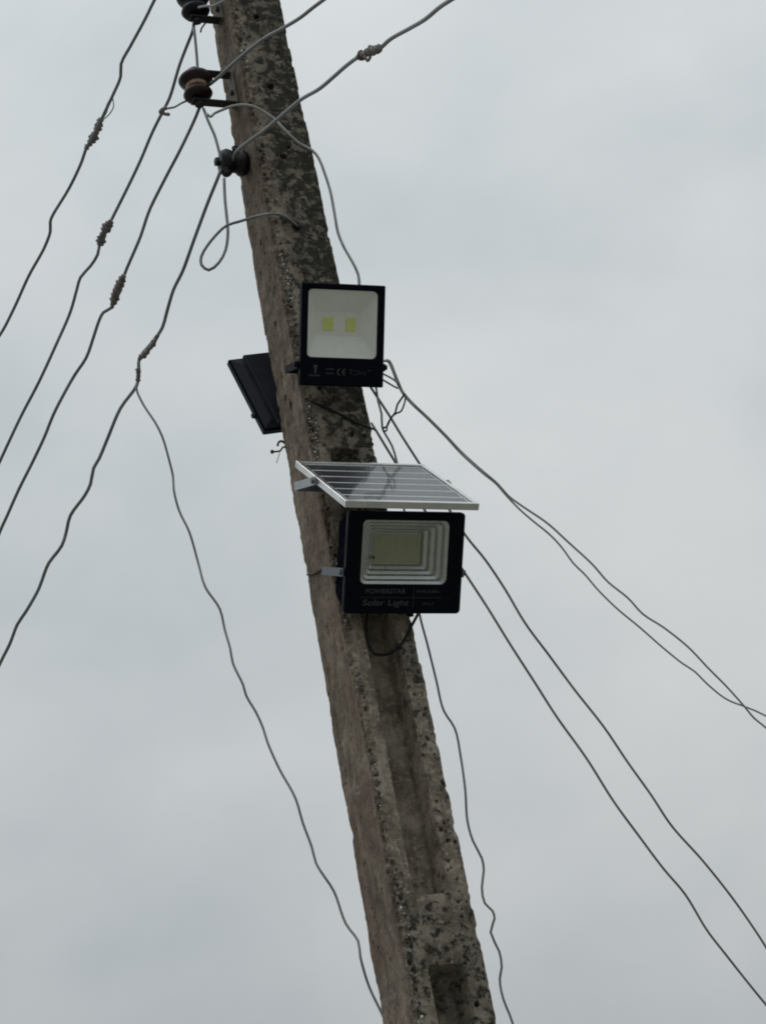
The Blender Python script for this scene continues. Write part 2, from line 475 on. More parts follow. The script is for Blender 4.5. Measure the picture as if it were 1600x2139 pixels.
# recesses in the front face
def inset_profile(u, W, e0, e1, slope):
    return sstep(e0, e0 + slope, u / W) * (1 - sstep(e1 - slope, e1, u / W))
lin = lambda a, b, x: np.clip((x - a) / (b - a), 0, 1)
x_ = uu_ / Wv + 0.5
wall = lin(0.275, 0.315, x_) * (1 - lin(0.690, 0.738, x_))
top_ramp = 1 - lin(z_rec_top - 0.04, z_rec_top, zz_)
a_mask = top_ramp * lin(z_rec_bot - 0.004, z_rec_bot + 0.006, zz_)
b_mask = 1 - lin(z_web_low - 0.050, z_web_low, zz_)
DEPTH = 0.080
web = (zz_ < z_rec_bot) & (zz_ > z_web_low)
wedge = lin(z_web_low, z_web_low + 0.012, zz_) * (1 - lin(z_rec_bot - 0.004, z_rec_bot + 0.006, zz_))
rec = wall * (a_mask * DEPTH + b_mask * 0.092)
rec += wall * np.where(a_mask + b_mask < 0.02, 0.010, 0) * np.ones(len(P))
rec = np.where(zz_ > z_rec_top, 0, rec)
rec *= front
h = np.where(front & web, h + 0.006 * fbm(P, 28, 4, 120) * wall, h)
h = np.where((rec > 0.02), h * 0.55, h)
h -= rec
# bolt holes through the faces
for (px, py, r, d, fc) in ((535, 32, .0105, .035, 'f'), (502, 79, .010, .03, 'f'), (565, 179, .0115, .035, 'f'), (592, 325, .011, .035, 'f'),
                           (621, 473, .0125, .04, 'f'), (545, 505, .009, .03, 'l'), (575, 678, .0095, .03, 'l'), (589, 783, .008, .02, 'l'),
                           (607, 848, .0115, .035, 'l'), (597, 831, .008, .02, 'l'), (996, 2099, .007, .02, 'f'), (931, 1636, .007, .012, 'f'), (734, 907, .010, .012, 'f')):
    c = hit_front(px, py) if fc == 'f' else hit_left(px, py)
    d_ = np.sqrt(((P - c)**2 @ np.array([1, 1, (0.55 if fc == 'l' else 1.0)])))
    m_ = (FI == (1 if fc == 'f' else 0))
    h = np.where(m_, h - d * (1 - sstep(0.72, 1.05, d_ / r)), h)
Q = P + NN * h[:, None]
faces = []
ii = np.arange(NR - 1)[:, None] * NC + np.arange(NC)[None, :]
jj = np.arange(NR - 1)[:, None] * NC + (np.arange(NC)[None, :] + 1) % NC
quads = np.stack([ii, jj, jj + NC, ii + NC], -1).reshape(-1, 4)
me = bpy.data.meshes.new('shaft')
me.from_pydata(Q.tolist(), [], quads.tolist() + [list(range((NR - 1) * NC, NR * NC))])
me.update()
def attr(name, val):
    a = me.attributes.new(name, 'FLOAT', 'POINT'); a.data.foreach_set('value', np.asarray(val, np.float32))
upper = sstep(zf(1330), zf(820), zz_)  # also runs down behind the solar lamp, painting its shade into the colour
attr('lichen_shade', np.where((FI == 1), 0.16 + 0.14 * sstep(0.68, 0.8, x_) + 0.84 * upper * (0.45 + 0.55 * sstep(0.12, 0.45, x_)), 0.10 + 0.10 * upper) + 0.45 * np.where(FI == 1, 1 - sstep(zf(1960), zf(1780), zz_), 0))
attr('brown', np.where(FI == 0, 1.0, 0.12) * (0.75 + 0.25 * np.clip(vnoise(P, 6, 130), -1, 1)))
attr('band', band)
pm = bpy.data.materials.new('weathered_concrete'); pm.use_nodes = True
t = pm.node_tree; b = t.nodes['Principled BSDF']; b.inputs['Roughness'].default_value = 0.92; b.inputs['Specular IOR Level'].default_value = 0.25
def nd(k, **kw):
    x = t.nodes.new(k)
    for a, v in kw.items(): setattr(x, a, v)
    return x
def noise(scale, detail=5, rough=0.6, vec=None, dist=0.0):
    x = nd('ShaderNodeTexNoise'); x.inputs['Scale'].default_value = scale; x.inputs['Detail'].default_value = detail
    x.inputs['Roughness'].default_value = rough; x.inputs['Distortion'].default_value = dist
    t.links.new(vec, x.inputs['Vector']); return x.outputs[0]
def rng_(x, a, b_, c=0.0, d=1.0):
    r = nd('ShaderNodeMapRange'); r.interpolation_type = 'SMOOTHSTEP'
    t.links.new(x, r.inputs[0]); r.inputs[1].default_value = a; r.inputs[2].default_value = b_; r.inputs[3].default_value = c; r.inputs[4].default_value = d
    return r.outputs[0]
def mixc(f, a, c):
    x = nd('ShaderNodeMix', data_type='RGBA')
    if isinstance(f, float): x.inputs[0].default_value = f
    else: t.links.new(f, x.inputs[0])
    for k, v in ((6, a), (7, c)):
        if isinstance(v, tuple): x.inputs[k].default_value = (*v, 1)
        else: t.links.new(v, x.inputs[k])
    return x.outputs[2]
def mth(op, a, c):
    x = nd('ShaderNodeMath', operation=op)
    for k, v in ((0, a), (1, c)):
        if isinstance(v, (int, float)): x.inputs[k].default_value = v
        else: t.links.new(v, x.inputs[k])
    x.use_clamp = op != 'SUBTRACT' and op != 'ADD'
    return x.outputs[0]
def at_(n): return nd('ShaderNodeAttribute', attribute_name=n).outputs['Fac']
co = nd('ShaderNodeTexCoord').outputs['Object']
mpg = nd('ShaderNodeMapping'); mpg.inputs['Scale'].default_value = (1, 1, 0.16); t.links.new(co, mpg.inputs[0]); streak = mpg.outputs[0]
mph = nd('ShaderNodeMapping'); mph.inputs['Scale'].default_value = (1, 1, 0.42); t.links.new(co, mph.inputs[0]); half = mph.outputs[0]
c = mixc(rng_(noise(11, 6, 0.65, co), 0.35, 0.65), (0.170, 0.143, 0.112), (0.405, 0.350, 0.286))
c = mixc(rng_(noise(38, 5, 0.7, streak), 0.45, 0.75), c, (0.122, 0.100, 0.078))
c = mixc(mth('MULTIPLY', rng_(noise(70, 4, 0.6, co), 0.52, 0.66), 0.7), c, (0.46, 0.415, 0.35))
brn = mixc(rng_(noise(24, 7, 0.68, half, 0.5), 0.38, 0.64), (0.195, 0.152, 0.118), (0.058, 0.036, 0.027))
brn = mixc(mth('MULTIPLY', rng_(noise(20, 6, 0.65, streak, 0.4), 0.48, 0.66), 0.55), brn, (0.070, 0.048, 0.037))
brn = mixc(mth('MULTIPLY', rng_(noise(9, 5, 0.6, co, 0.8), 0.55, 0.70), 0.8), brn, (0.27, 0.240, 0.198))
brn = mixc(mth('MULTIPLY', rng_(noise(7, 6, 0.65, streak, 0.5), 0.50, 0.62), 0.65), brn, (0.105, 0.058, 0.045))
brn = mixc(mth('MULTIPLY', rng_(noise(23, 5, 0.6, co, 0.5), 0.56, 0.72), 0.7), brn, (0.050, 0.032, 0.027))
c = mixc(mth('MULTIPLY', at_('brown'), 0.92), c, brn)
# dark lichen, plus painted shade behind the solar lamp: islands with pale gaps
la = at_('lichen_shade')
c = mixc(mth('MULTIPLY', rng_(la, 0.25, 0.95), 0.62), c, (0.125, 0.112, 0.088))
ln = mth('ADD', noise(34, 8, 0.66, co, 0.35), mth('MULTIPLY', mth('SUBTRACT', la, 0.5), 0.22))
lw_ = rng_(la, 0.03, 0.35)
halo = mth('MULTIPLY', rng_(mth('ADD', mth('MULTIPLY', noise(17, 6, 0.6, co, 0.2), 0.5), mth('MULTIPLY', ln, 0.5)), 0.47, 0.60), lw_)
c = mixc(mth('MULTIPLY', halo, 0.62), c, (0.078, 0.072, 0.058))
lich_shade = rng_(mth('ADD', mth('MULTIPLY', ln, 0.72), mth('MULTIPLY', noise(85, 5, 0.7, co), 0.28)), 0.525, 0.600)
lich_shade = mth('MULTIPLY', lich_shade, lw_)
c = mixc(mth('MULTIPLY', lich_shade, 0.95), c, mixc(rng_(noise(120, 3, 0.6, co), 0.4, 0.6), (0.018, 0.017, 0.014), (0.040, 0.038, 0.030)))
grn = mth('MULTIPLY', rng_(noise(15, 5, 0.6, co, 0.4), 0.55, 0.70), 0.35)
c = mixc(grn, c, (0.13, 0.135, 0.075))
spk = mth('MULTIPLY', rng_(noise(75, 4, 0.6, co), 0.63, 0.70), 0.8)
c = mixc(spk, c, (0.040, 0.035, 0.030))
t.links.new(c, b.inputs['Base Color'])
bmp = nd('ShaderNodeBump'); bmp.inputs['Strength'].default_value = 0.55; bmp.inputs['Distance'].default_value = 0.004
t.links.new(noise(160, 6, 0.7, co), bmp.inputs['Height'])
t.links.new(bmp.outputs[0], b.inputs['Normal'])
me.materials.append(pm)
pole = bpy.data.objects.new('utility_pole', None); COL.objects.link(pole)
tag(pole, 'weathered grey brown concrete utility pole carrying the lamps and wires', 'utility pole')
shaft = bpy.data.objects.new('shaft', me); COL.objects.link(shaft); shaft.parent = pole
# pebbles showing in the crumbled corner
def pebbles(name, spots, material, parent):
    mb = MB()
    ico = bmesh.new(); bmesh.ops.create_icosphere(ico, subdivisions=1, radius=1.0)
    iv = np.array([v.co[:] for v in ico.verts]); iff = [tuple(v.index for v in f.verts) for f in ico.faces]; ico.free()
    for c_, r_ in spots:
        s_ = np.array([random.uniform(.6, 1.3), random.uniform(.6, 1.3), random.uniform(.6, 1.4)])
        a_ = random.uniform(0, 6.28); ca, sa = math.cos(a_), math.sin(a_)
        vv = iv * s_ * (1 + 0.18 * rng.standard_normal((len(iv), 1)))
        vv = vv @ np.array([[ca, -sa, 0], [sa, ca, 0], [0, 0, 1]]) * r_ + c_
        mb.add(vv.tolist(), iff)
    o = mb.build(name, material, parent, False); o['kind'] = 'stuff'; return o
cand = np.where(vis & (band > 0.5) & (FI == 1))[0]
grey_sp, white_sp = [], []
zmin, zmax = Z_FINE0, Z_FINE1
pref = vnoise(P[cand] * 1.0, 11, 200)
for k in rng.permutation(len(cand)):
    if pref[k] < -0.05 or rng.random() > 0.5: continue
    i = cand[k]
    if len(grey_sp) < 420: grey_sp.append((Q[i] - NN[i] * 0.001, random.uniform(.0026, .0062)))
    elif len(white_sp) < 75: white_sp.append((Q[i] + NN[i] * 0.001, random.uniform(.0022, .0048)))
    else: break
pebbles('exposed_pebbles', grey_sp, worn('grey_pebble', (0.045, 0.040, 0.036), (0.22, 0.205, 0.18), 90, 0.6, 0.8, detail=1, lo=0.42, hi=0.58), pole)
pebbles('pale_pebbles', white_sp, worn('pale_pebble', (0.55, 0.54, 0.50), (0.72, 0.71, 0.67), 60, 0.4, 0.6), pole)

# ------------------------------------------------------------------ flood lights
def text_part(name, s, size_w, cx, cy, z, material, parent, shear=0.0, height=None):
    cu = bpy.data.curves.new(name, 'FONT'); cu.body = s; cu.align_x = 'CENTER'; cu.align_y = 'CENTER'; cu.extrude = 0.01; cu.shear = shear
    cu.resolution_u = 3
    o = bpy.data.objects.new(name, cu); COL.objects.link(o)
    dg = bpy.context.evaluated_depsgraph_get(); dg.update()
    m_ = bpy.data.meshes.new_from_object(o.evaluated_get(dg)); bpy.data.objects.remove(o)
    v = np.array([p.co[:] for p in m_.vertices]); w = np.ptp(v[:, 0]); hh = np.ptp(v[:, 1])
    k = size_w / w; ky = (height / hh) if height else k
    v[:, 0] = (v[:, 0] - (v[:, 0].max() + v[:, 0].min()) / 2) * k + cx
    v[:, 1] = (v[:, 1] - (v[:, 1].max() + v[:, 1].min()) / 2) * ky + cy
    v[:, 2] = z + (v[:, 2] > 0) * 0.0004
    fs = [tuple(p.vertices) for p in m_.polygons]
    return link_mesh(name, v, fs, material, parent)
def bars(name, rects, z, material, parent):
    mb = MB()
    for x0, x1, y0, y1 in rects: mb.box(x0, x1, y0, y1, z, z + 0.0004)
    return mb.build(name, material, parent)
def lamp_shell(root, w, h, op, corner, opr, floor, fdepth, steps, thick, back, bmat, rmat, i1=0.006, ix=None, hmat=None):
    """bezel ring with a rounded opening, tapering back housing, reflector and glass; x right, y up, z out of the face"""
    X = lambda f: (f - 0.5) * w
    Y = lambda f: (0.5 - f) * h
    ox0, ox1, oy0, oy1 = X(op[0]), X(op[1]), Y(op[3]), Y(op[2])
    mb = MB()
    b_ = 0.003
    rings = [rrect(-w/2, w/2, -h/2, h/2, corner, -thick), rrect(-w/2, w/2, -h/2, h/2, corner, -b_),
             rrect(-w/2 + b_, w/2 - b_, -h/2 + b_, h/2 - b_, corner * .9, 0.0),
             rrect(ox0 - 0.004, ox1 + 0.004, oy0 - 0.004, oy1 + 0.004, opr + .003, 0.0),
             rrect(ox0, ox1, oy0, oy1, opr, -0.003), rrect(ox0, ox1, oy0, oy1, opr, -0.010)]
    mb.rings(rings)
    mb.build('bezel', bmat, root)
    mb = MB()
    i2 = 0.035; x1, x2 = ix or (i1, i2)
    mb.rings([rrect(-w/2 + x1, w/2 - x1, -h/2 + i1, h/2 - i1, corner, -thick + 0.001), rrect(-w/2 + x1, w/2 - x1, -h/2 + i1, h/2 - i1, corner, -thick - back * .35),
              rrect(-w/2 + x2, w/2 - x2, -h/2 + i2, h/2 - i2, corner, -thick - back)])
    n = 24; mb.f.append(tuple(len(mb.v) - n + i for i in range(n)))
    mb.build('housing', hmat or bmat, root)
    fx0, fx1, fy0, fy1 = X(floor[0]), X(floor[1]), Y(floor[3]), Y(floor[2])
    mb = MB(); rings = []
    for k in range(steps):
        t0, t1 = k / steps, (k + 1) / steps
        def R_(tt, z): 
            return rrect(ox0 + (fx0 - ox0) * tt, ox1 + (fx1 - ox1) * tt, oy0 + (fy0 - oy0) * tt, oy1 + (fy1 - oy1) * tt, opr * (1 - tt) + 0.003, z)
        if steps == 1:
            rings += [R_(0, -0.008), R_(1, -0.008 - fdepth)]
        else:
            rings += [R_(t0, -0.008 - fdepth * t0), R_(t0 + (t1 - t0) * .62, -0.008 - fdepth * (t0 + (t1 - t0) * .30)), R_(t1, -0.008 - fdepth * (t1 - 0.02))]
    mb.rings(rings)
    n = len(rings[0]); mb.f.append(tuple(len(mb.v) - n + i for i in range(n)))
    mb.build('reflector', rmat, root)
    mb = MB(); mb.rings([rrect(ox0 + .0005, ox1 - .0005, oy0 + .0005, oy1 - .0005, opr, -0.0055)]); mb.f.append(tuple(range(len(mb.v))))
    mb.build('glass', M_GLASS, root, False, False)
    return X, Y
def lamp_frame(name, s, u, z, tilt, yaw):
    a = PSI + yaw
    Ux = np.array([math.cos(a), math.sin(a), 0]); Nx = np.array([math.sin(a), -math.cos(a), 0])
    upv = Z3 * math.cos(tilt) + Nx * math.sin(tilt)
    return frame_empty(name, loc(u, s, z), Ux, upv, np.cross(Ux, upv)), tilt

# upper lamp
W1, H1 = 0.2626, 0.3039
l1, tl1 = lamp_frame('flood_light', 0.265, -0.0025, 5.7954, 0.5864, -0.015)
tag(l1, 'black flood light with white reflector and two yellow LED squares, nearest the pole top', 'flood light')
X, Y = lamp_shell(l1, W1, H1, (0.082, 0.915, 0.060, 0.722), 0.004, 0.012, (0.245, 0.775, 0.27, 0.505), 0.046, 1, 0.020, 0.050, M_BLACK, M_WHITE)
for x0, x1 in ((0.325, 0.448), (0.598, 0.718)):
    mb = MB(); mb.box(X(x0), X(x1), Y(0.455), Y(0.322), -0.0545, -0.0510, 0.0008); e = mb.build('led', M_LEDY, l1)
# printed marks
lg = MB()
lg.add([(X(.155), Y(.80), .0003), (X(.205), Y(.80), .0003), (X(.190), Y(.83), .0003), (X(.190), Y(.880), .0003), (X(.170), Y(.880), .0003), (X(.170), Y(.83), .0003)], [(0, 1, 2, 3, 4, 5)])
lg.build('printed_logo', M_PRINT, l1)
bars('printed_line', [(X(.10), X(.24), Y(.908), Y(.893))], 0.0001, M_PRINT2, l1)
bars('printed_text', [(X(.305), X(.325), Y(.842), Y(.828)), (X(.33), X(.36), Y(.842), Y(.828)), (X(.365), X(.40), Y(.842), Y(.828)), (X(.305), X(.35), Y(.884), Y(.870)), (X(.355), X(.40), Y(.884), Y(.870))], 0.0001, M_PRINT2, l1)
ce = MB()
for cx_, bar in ((0.462, 0), (0.525, 1)):
    rr_ = 0.0105; arc0 = []; arc1 = []
    for k in range(13):
        a = math.radians(95 + 170 * k / 12)
        arc0.append((X(cx_) + .004 + rr_ * math.cos(a), Y(.862) + rr_ * math.sin(a), .0004)); arc1.append((X(cx_) + .004 + (rr_ - .003) * math.cos(a), Y(.862) + (rr_ - .003) * math.sin(a), .0004))
    ce.rings([arc0, arc1], closed=False)
    if bar: ce.box(X(cx_) - .005, X(cx_) + .0035, Y(.862) - .0013, Y(.862) + .0013, .0001, .0004)
ce.build('printed_mark', M_PRINT, l1)
bars('printed_text', [(X(.585), X(.625), Y(.838), Y(.830)), (X(.600), X(.612), Y(.884), Y(.842)), (X(.640), X(.680), Y(.850), Y(.842)), (X(.640), X(.680), Y(.884), Y(.876)), (X(.695), X(.706), Y(.884), Y(.838)), (X(.716), X(.752), Y(.868), Y(.860)), (X(.765), X(.776), Y(.884), Y(.846)), (X(.80), X(.85), Y(.842), Y(.834))], 0.0001, M_PRINT2, l1)
# bracket
mb = MB()
def arm(mb, p0, p1, wdir, wid, th):
    """flat bar from p0 to p1"""
    p0, p1, wd = np.array(p0, float), np.array(p1, float), np.array(wdir, float)
    d = p1 - p0; d /= np.linalg.norm(d); wd = wd - d * (wd @ d); wd /= np.linalg.norm(wd); n_ = np.cross(d, wd)
    v = [p + wd * wid / 2 * a + n_ * th / 2 * c_ for p in (p0, p1) for a, c_ in ((-1, -1), (1, -1), (1, 1), (-1, 1))]
    mb.add(v, [(3, 2, 1, 0), (4, 5, 6, 7), (0, 1, 5, 4), (1, 2, 6, 5), (2, 3, 7, 6), (3, 0, 4, 7)])
def bracket(root, w, y, s_end, material, wid=0.026, th=0.004, extra=0.005):
    """stirrup: arms running straight back from the lamp's sides, joined by a bar that meets the pole's face"""
    Mw = np.array(root.matrix_world)
    s0 = (Mw @ np.array([0, y, 0, 1]))[:3] @ N3; ds = (Mw @ np.array([0, 0, -1, 0]))[:3] @ N3
    zl = -(s_end - s0) / ds
    mbb = MB()
    for sg in (-1, 1):
        arm(mbb, (sg * (w / 2 + extra), y, -0.006), (sg * (w / 2 + extra), y + zl * .11, zl), (0, 1, 0), wid, th)
    arm(mbb, (-w / 2 - extra, y + zl * .11, zl), (w / 2 + extra, y + zl * .11, zl), (0, 1, 0), wid, th)
    o = mbb.build('bracket', material, root)
    for sg in (-1, 1):
        m2 = MB(); m2.cyl((sg * (w / 2 + extra + 0.004), y, -0.016), (1, 0, 0), 0.009, 0.012, 6); m2.build('bolt', material, root)
    return o
bracket(l1, W1, Y(.80), 0.112, M_BLACK, wid=0.022)

# solar lamp
W2, H2 = 0.3529, 0.2900
l2, tl2 = lamp_frame('solar_flood_light', 0.2737, 0.0439, 5.0088, 0.6639, -0.008)
tag(l2, 'black solar flood light with stepped silver reflector, directly under the solar panel', 'flood light')
X, Y = lamp_shell(l2, W2, H2, (0.130, 0.872, 0.085, 0.712), 0.012, 0.015, (0.285, 0.70, 0.235, 0.545), 0.062, 4, 0.018, 0.084, M_BLACK, M_CHROME, 0.014, (0.006, 0.010), M_MATT)
mb = MB(); mb.box(X(.290), X(.695), Y(.538), Y(.242), -0.0695, -0.0668, 0.0006); lb = mb.build('led_board', M_LEDBOARD, l2)
mb = MB()
for i in range(14):
    for j in range(9):
        x = X(.312 + (.676 - .312) * i / 13); y = Y(.270 + (.510 - .270) * j / 8)
        mb.box(x - .0032, x + .0032, y - .0028, y + .0028, -0.0668, -0.0655)
o = mb.build('led_grid', M_LEDCHIP, lb); o['kind'] = 'stuff'
mb = MB(); mb.cyl((X(.285), Y(.475), -.055), (0, 0, 1), .0042, .006, 8); mb.build('sensor', M_CABLE, l2)
text_part('printed_text', 'POWERSTAR', (X(.52) - X(.18)), X(.35), Y(.778), 0.0001, M_PRINT, l2, shear=0.0, height=0.0135)
text_part('printed_text', 'Solar Light', (X(.55) - X(.155)), X(.353), Y(.900), 0.0001, M_PRINT, l2, shear=0.15, height=0.0225)
bars('printed_text', [(X(.615 + k * .0255), X(.615 + k * .0255 + (.017, .013, .019)[k % 3]), Y(.778) - .0042, Y(.778) + (.0042, .003, .0042, .0015)[k % 4]) for k in range(8)], 0.0001, M_PRINT2, l2)
text_part('printed_text', 'IP67', (X(.77) - X(.67)), X(.72), Y(.902), 0.0001, M_PRINT2, l2, height=0.010)
bars('printed_line', [(X(.135), X(.83), Y(.841) - .0008, Y(.841) + .0008)], 0.0001, M_PRINT2, l2)
bars('printed_line', [(X(.588) - .0008, X(.588) + .0008, Y(.94), Y(.845)), (X(.588) - .0008, X(.588) + .0008, Y(.837), Y(.74))], 0.0001, M_PRINT2, l2)
bracket(l2, W2, Y(.60), 0.114, M_BRACKET, wid=0.024)
mb = MB(); mb.cyl((X(.62), -H2 / 2 - .004, -.045), (0, 1, 0), .010, .022, 10); mb.build('cable_gland', M_CABLE, l2, True)

# lamp on the far side of the pole, its back to us
def cdir(x, y, z): return RT * x + UP * y + FW * z
Z0 = zpole(835) + 0.20
k = Z0 / FPX
yv = cdir(-80 * k, 150 * k, 0); hl = 0.300
yv = (yv + FW * math.sqrt(max(hl * hl - yv @ yv, 0))); yv /= np.linalg.norm(yv)
yc = np.array([yv @ RT, yv @ UP, yv @ FW])
ax, ay = 0.989, 0.148
dz = -(ax * yc[0] + ay * yc[1]) / yc[2]
xv = cdir(ax, ay, dz); xv /= np.linalg.norm(xv)
W3, H3 = 0.262, 0.304
c3 = at(510.5, 834.5, Z0 - 0.08) + xv * W3 / 2
zv = -np.cross(xv, yv)                              # face points away from the camera
l3 = frame_empty('flood_light', c3, -xv, yv, np.cross(-xv, yv))
tag(l3, 'black flood light seen from behind, sticking out left of the pole', 'flood light')
lamp_shell(l3, W3, H3, (0.085, 0.915, 0.060, 0.722), 0.004, 0.012, (0.23, 0.765, 0.27, 0.505), 0.026, 1, 0.020, 0.012, M_BLACK_REAR, M_WHITE)
mb = MB(); mb.box(-W3 / 2 + .008, W3 / 2 - .046, -H3 / 2 + .008, H3 / 2 - .003, -.040, -.0205, .002); mb.build('heat_sink', M_BLACK_REAR, l3)
mb = MB(); mb.cyl((W3 / 2 + .004, -H3 * .26, -.012), (1, 0, 0), .009, .012, 6); mb.build('bolt', M_IRON, l3)
mb = MB(); arm(mb, (-.06, -H3 * .12, -.050), (-.06, -H3 * .12, -.10), (0, 1, 0), .026, .004); arm(mb, (-W3 / 2 + .02, -H3 * .12, -.10), (-.06, -H3 * .12, -.10), (0, 1, 0), .026, .004)
mb.build('bracket', M_BLACK_REAR, l3)

# ------------------------------------------------------------------ solar panel
PW, PL, PT = 0.3995, 0.441, 0.8167
dn = N3 * math.cos(PT) - Z3 * math.sin(PT)
pc = loc(0.0172, 0.3152, 5.2526)
sp = frame_empty('solar_module', pc, U3, -dn, np.cross(U3, -dn))
tag(sp, 'small framed solar panel tilted out from the pole above the lower lamp', 'solar panel')
FRW, FT = 0.015, 0.0205
mb = MB(); mb.box(-PW/2, PW/2, PL/2 - FRW, PL/2, -FT, 0, .0012); mb.build('frame_bar', M_ALU, sp)
mb = MB(); mb.box(-PW/2, PW/2, -PL/2, -PL/2 + FRW, -FT, 0, .0012); mb.build('frame_bar', M_ALU, sp)
for sg in (-1, 1):
    mb = MB(); x0, x1 = sorted((sg * PW/2, sg * (PW/2 - FRW)))
    mb.box(x0, x1, -PL/2 + FRW + .0005, PL/2 - FRW - .0005, -FT, -.0003, .0012); mb.build('frame_bar', M_ALU, sp)
mb = MB(); mb.box(-PW/2 + FRW, PW/2 - FRW, -PL/2 + FRW, PL/2 - FRW, -.0095, -.0065); mb.build('backsheet', M_BACK, sp)
ix, iy = PW/2 - FRW - .004, PL/2 - FRW - .004
cellmesh = None
for r_ in range(6):
    for c_ in range(2):
        cw, ch = ix - .0012, 2 * iy / 6 - .0105
        if cellmesh is None:
            mb = MB(); mb.box(-cw/2, cw/2, -ch/2, ch/2, 0, .0006); o = mb.build('solar_cell', M_CELL, sp); cellmesh = o.data
        else:
            o = bpy.data.objects.new('solar_cell', cellmesh); COL.objects.link(o); o.parent = sp
        o.location = ((c_ - .5) * ix, -iy + (r_ + .5) * 2 * iy / 6, -.0063)
mb = MB(); mb.add([(-PW/2 + FRW, -PL/2 + FRW, -.0035), (PW/2 - FRW, -PL/2 + FRW, -.0035), (PW/2 - FRW, PL/2 - FRW, -.0035), (-PW/2 + FRW, PL/2 - FRW, -.0035)], [(0, 1, 2, 3)])
mb.build('glass', M_PGLASS, sp, False, False)
mb = MB(); mb.box(-.05, .05, .05, .12, -.030, -.0098, .002); mb.build('junction_box', M_CABLE, sp)
Minv = np.array(sp.matrix_world.inverted())
def tl(p): return (Minv @ np.append(p, 1))[:3]
upl = Minv[:3, :3] @ Z3
piv = (np.array(sp.matrix_world) @ np.array([0, 0.035, -0.012, 1]))[:3]
pz, ps = piv[2], piv @ N3
for sg in (-1, 1):
    mb = MB(); uu = 0.0172 + sg * (PW/2 + .004)
    arm(mb, tl(loc(uu, ps + .008, pz - .004)), tl(loc(uu, ps - .150, pz + .074)), tl(loc(0, 0, 1)) - tl(loc(0, 0, 0)), .024, .004)
    mb.build('bracket_arm', M_STEEL, sp)
mb = MB(); arm(mb, tl(loc(0.0172 - PW/2, ps - .148, pz + .070)), tl(loc(0.0172 + PW/2, ps - .148, pz + .070)), upl, .024, .004)
arm(mb, tl(loc(-.04, ps - .150, pz + .070)), tl(loc(-.04, .10, pz + .070)), upl, .03, .006); arm(mb, tl(loc(.05, ps - .150, pz + .070)), tl(loc(.05, .10, pz + .070)), upl, .03, .006)
mb.build('bracket', M_BRACKET, sp)
for sg in (-1, 1):
    mb = MB(); mb.cyl(tl(loc(0.0172 + sg * (PW/2 + .008), ps, pz)), (1, 0, 0), .009, .012, 6); mb.build('bolt', M_BRACKET, sp)

# ------------------------------------------------------------------ insulators on the left face
SPOOL = [(.011, .050), (.034, .053), (.052, .046), (.059, .034), (.054, .022), (.039, .012), (.032, .003), (.032, -.003), (.037, -.012), (.046, -.023), (.050, -.034), (.043, -.046), (.028, -.053), (.011, -.050)]
SPOOL = [(r * .96, z * .90) for r, z in SPOOL]
def shackle(px, py, label, glaze, iron=M_IRON):
    z, out = 6.8, 0.12
    for _ in range(12):                                # spool centre as seen in the photo
        q = proj(loc(-poleW(z) / 2 - out, 0.004, z)); out += (q[0] - px) * 0.0016; z += (q[1] - py) * 0.0014
    o_ = loc(-poleW(z) / 2, 0.004, z)
    e = frame_empty('shackle_insulator', o_, -U3, -N3, Z3)
    tag(e, label, 'insulator', 'insulators bolted to the pole')
    e['reach'] = out
    lathe('porcelain_spool', SPOOL, glaze, e, centre=(out, 0, 0))
    mb = MB(); mb.box(.002, .009, -.022, .022, -.066, .066, .0015); mb.build('back_plate', M_PLATE, e)
    for zz in (-1, 1):
        mb = MB(); mb.box(.0091, out + .024, -.016, .016, zz * .0615 - .0035, zz * .0615 + .0035, .001); mb.build('strap', iron, e)
    mb = MB(); mb.cyl((out, 0, 0), (0, 0, 1), .009, .155, 10); mb.build('pin', iron, e)
    mb = MB(); mb.cyl((out, 0, -.072), (0, 0, 1), .016, .014, 6); mb.build('nut', iron, e)
    mb = MB(); mb.cyl((out, 0, .071), (0, 0, 1), .016, .012, 6); mb.build('pin_head', iron, e)
    mb = MB(); mb.cyl((.012, 0, -.012), (1, 0, 0), .010, .010, 6); mb.build('bolt', iron, e)
    return e
e_top = shackle(406, 8, 'dark glazed shackle insulator at the very top edge of the picture', M_DARKGLAZE)
e_mid = shackle(411, 181, 'reddish brown shackle insulator in a dark iron strap, below the topmost one', M_BROWN)
lathe('worn_groove', [(.0325, .008), (.0352, .007), (.0336, .001), (.0336, -.004), (.0325, -.006)], M_TAN, e_mid, centre=(e_mid['reach'], 0, 0))
del e_mid['reach'], e_top['reach']
zk = hit_left(512, 352)[2]
ek = frame_empty('knob_insulator', loc(-poleW(zk) / 2, 0.0, zk), -U3, -N3, Z3)
tag(ek, 'dark insulator bolted end on to the pole, lowest of the three', 'insulator', 'insulators bolted to the pole')
lathe('porcelain_spool', [(.012, .004), (.036, .004), (.043, .016), (.041, .028), (.034, .036), (.032, .044), (.035, .052), (.041, .060), (.044, .074), (.038, .088), (.020, .094), (.008, .094)], M_DARKGLAZE, ek, axis='X')
mb = MB(); mb.cyl((.100, 0, 0), (1, 0, 0), .015, .016, 6); mb.build('bolt_head', M_IRON, ek)
mb = MB(); mb.cyl((.078, -.006, -.044), (0.2, 0, 1), .016, .024, 8); mb.build('wire_clamp', M_IRON, ek)
mb = MB(); mb.cyl((.044, -.028, .034), (0, 0, 1), .011, .016, 8); mb.build('wire_clip', M_IRON, ek)

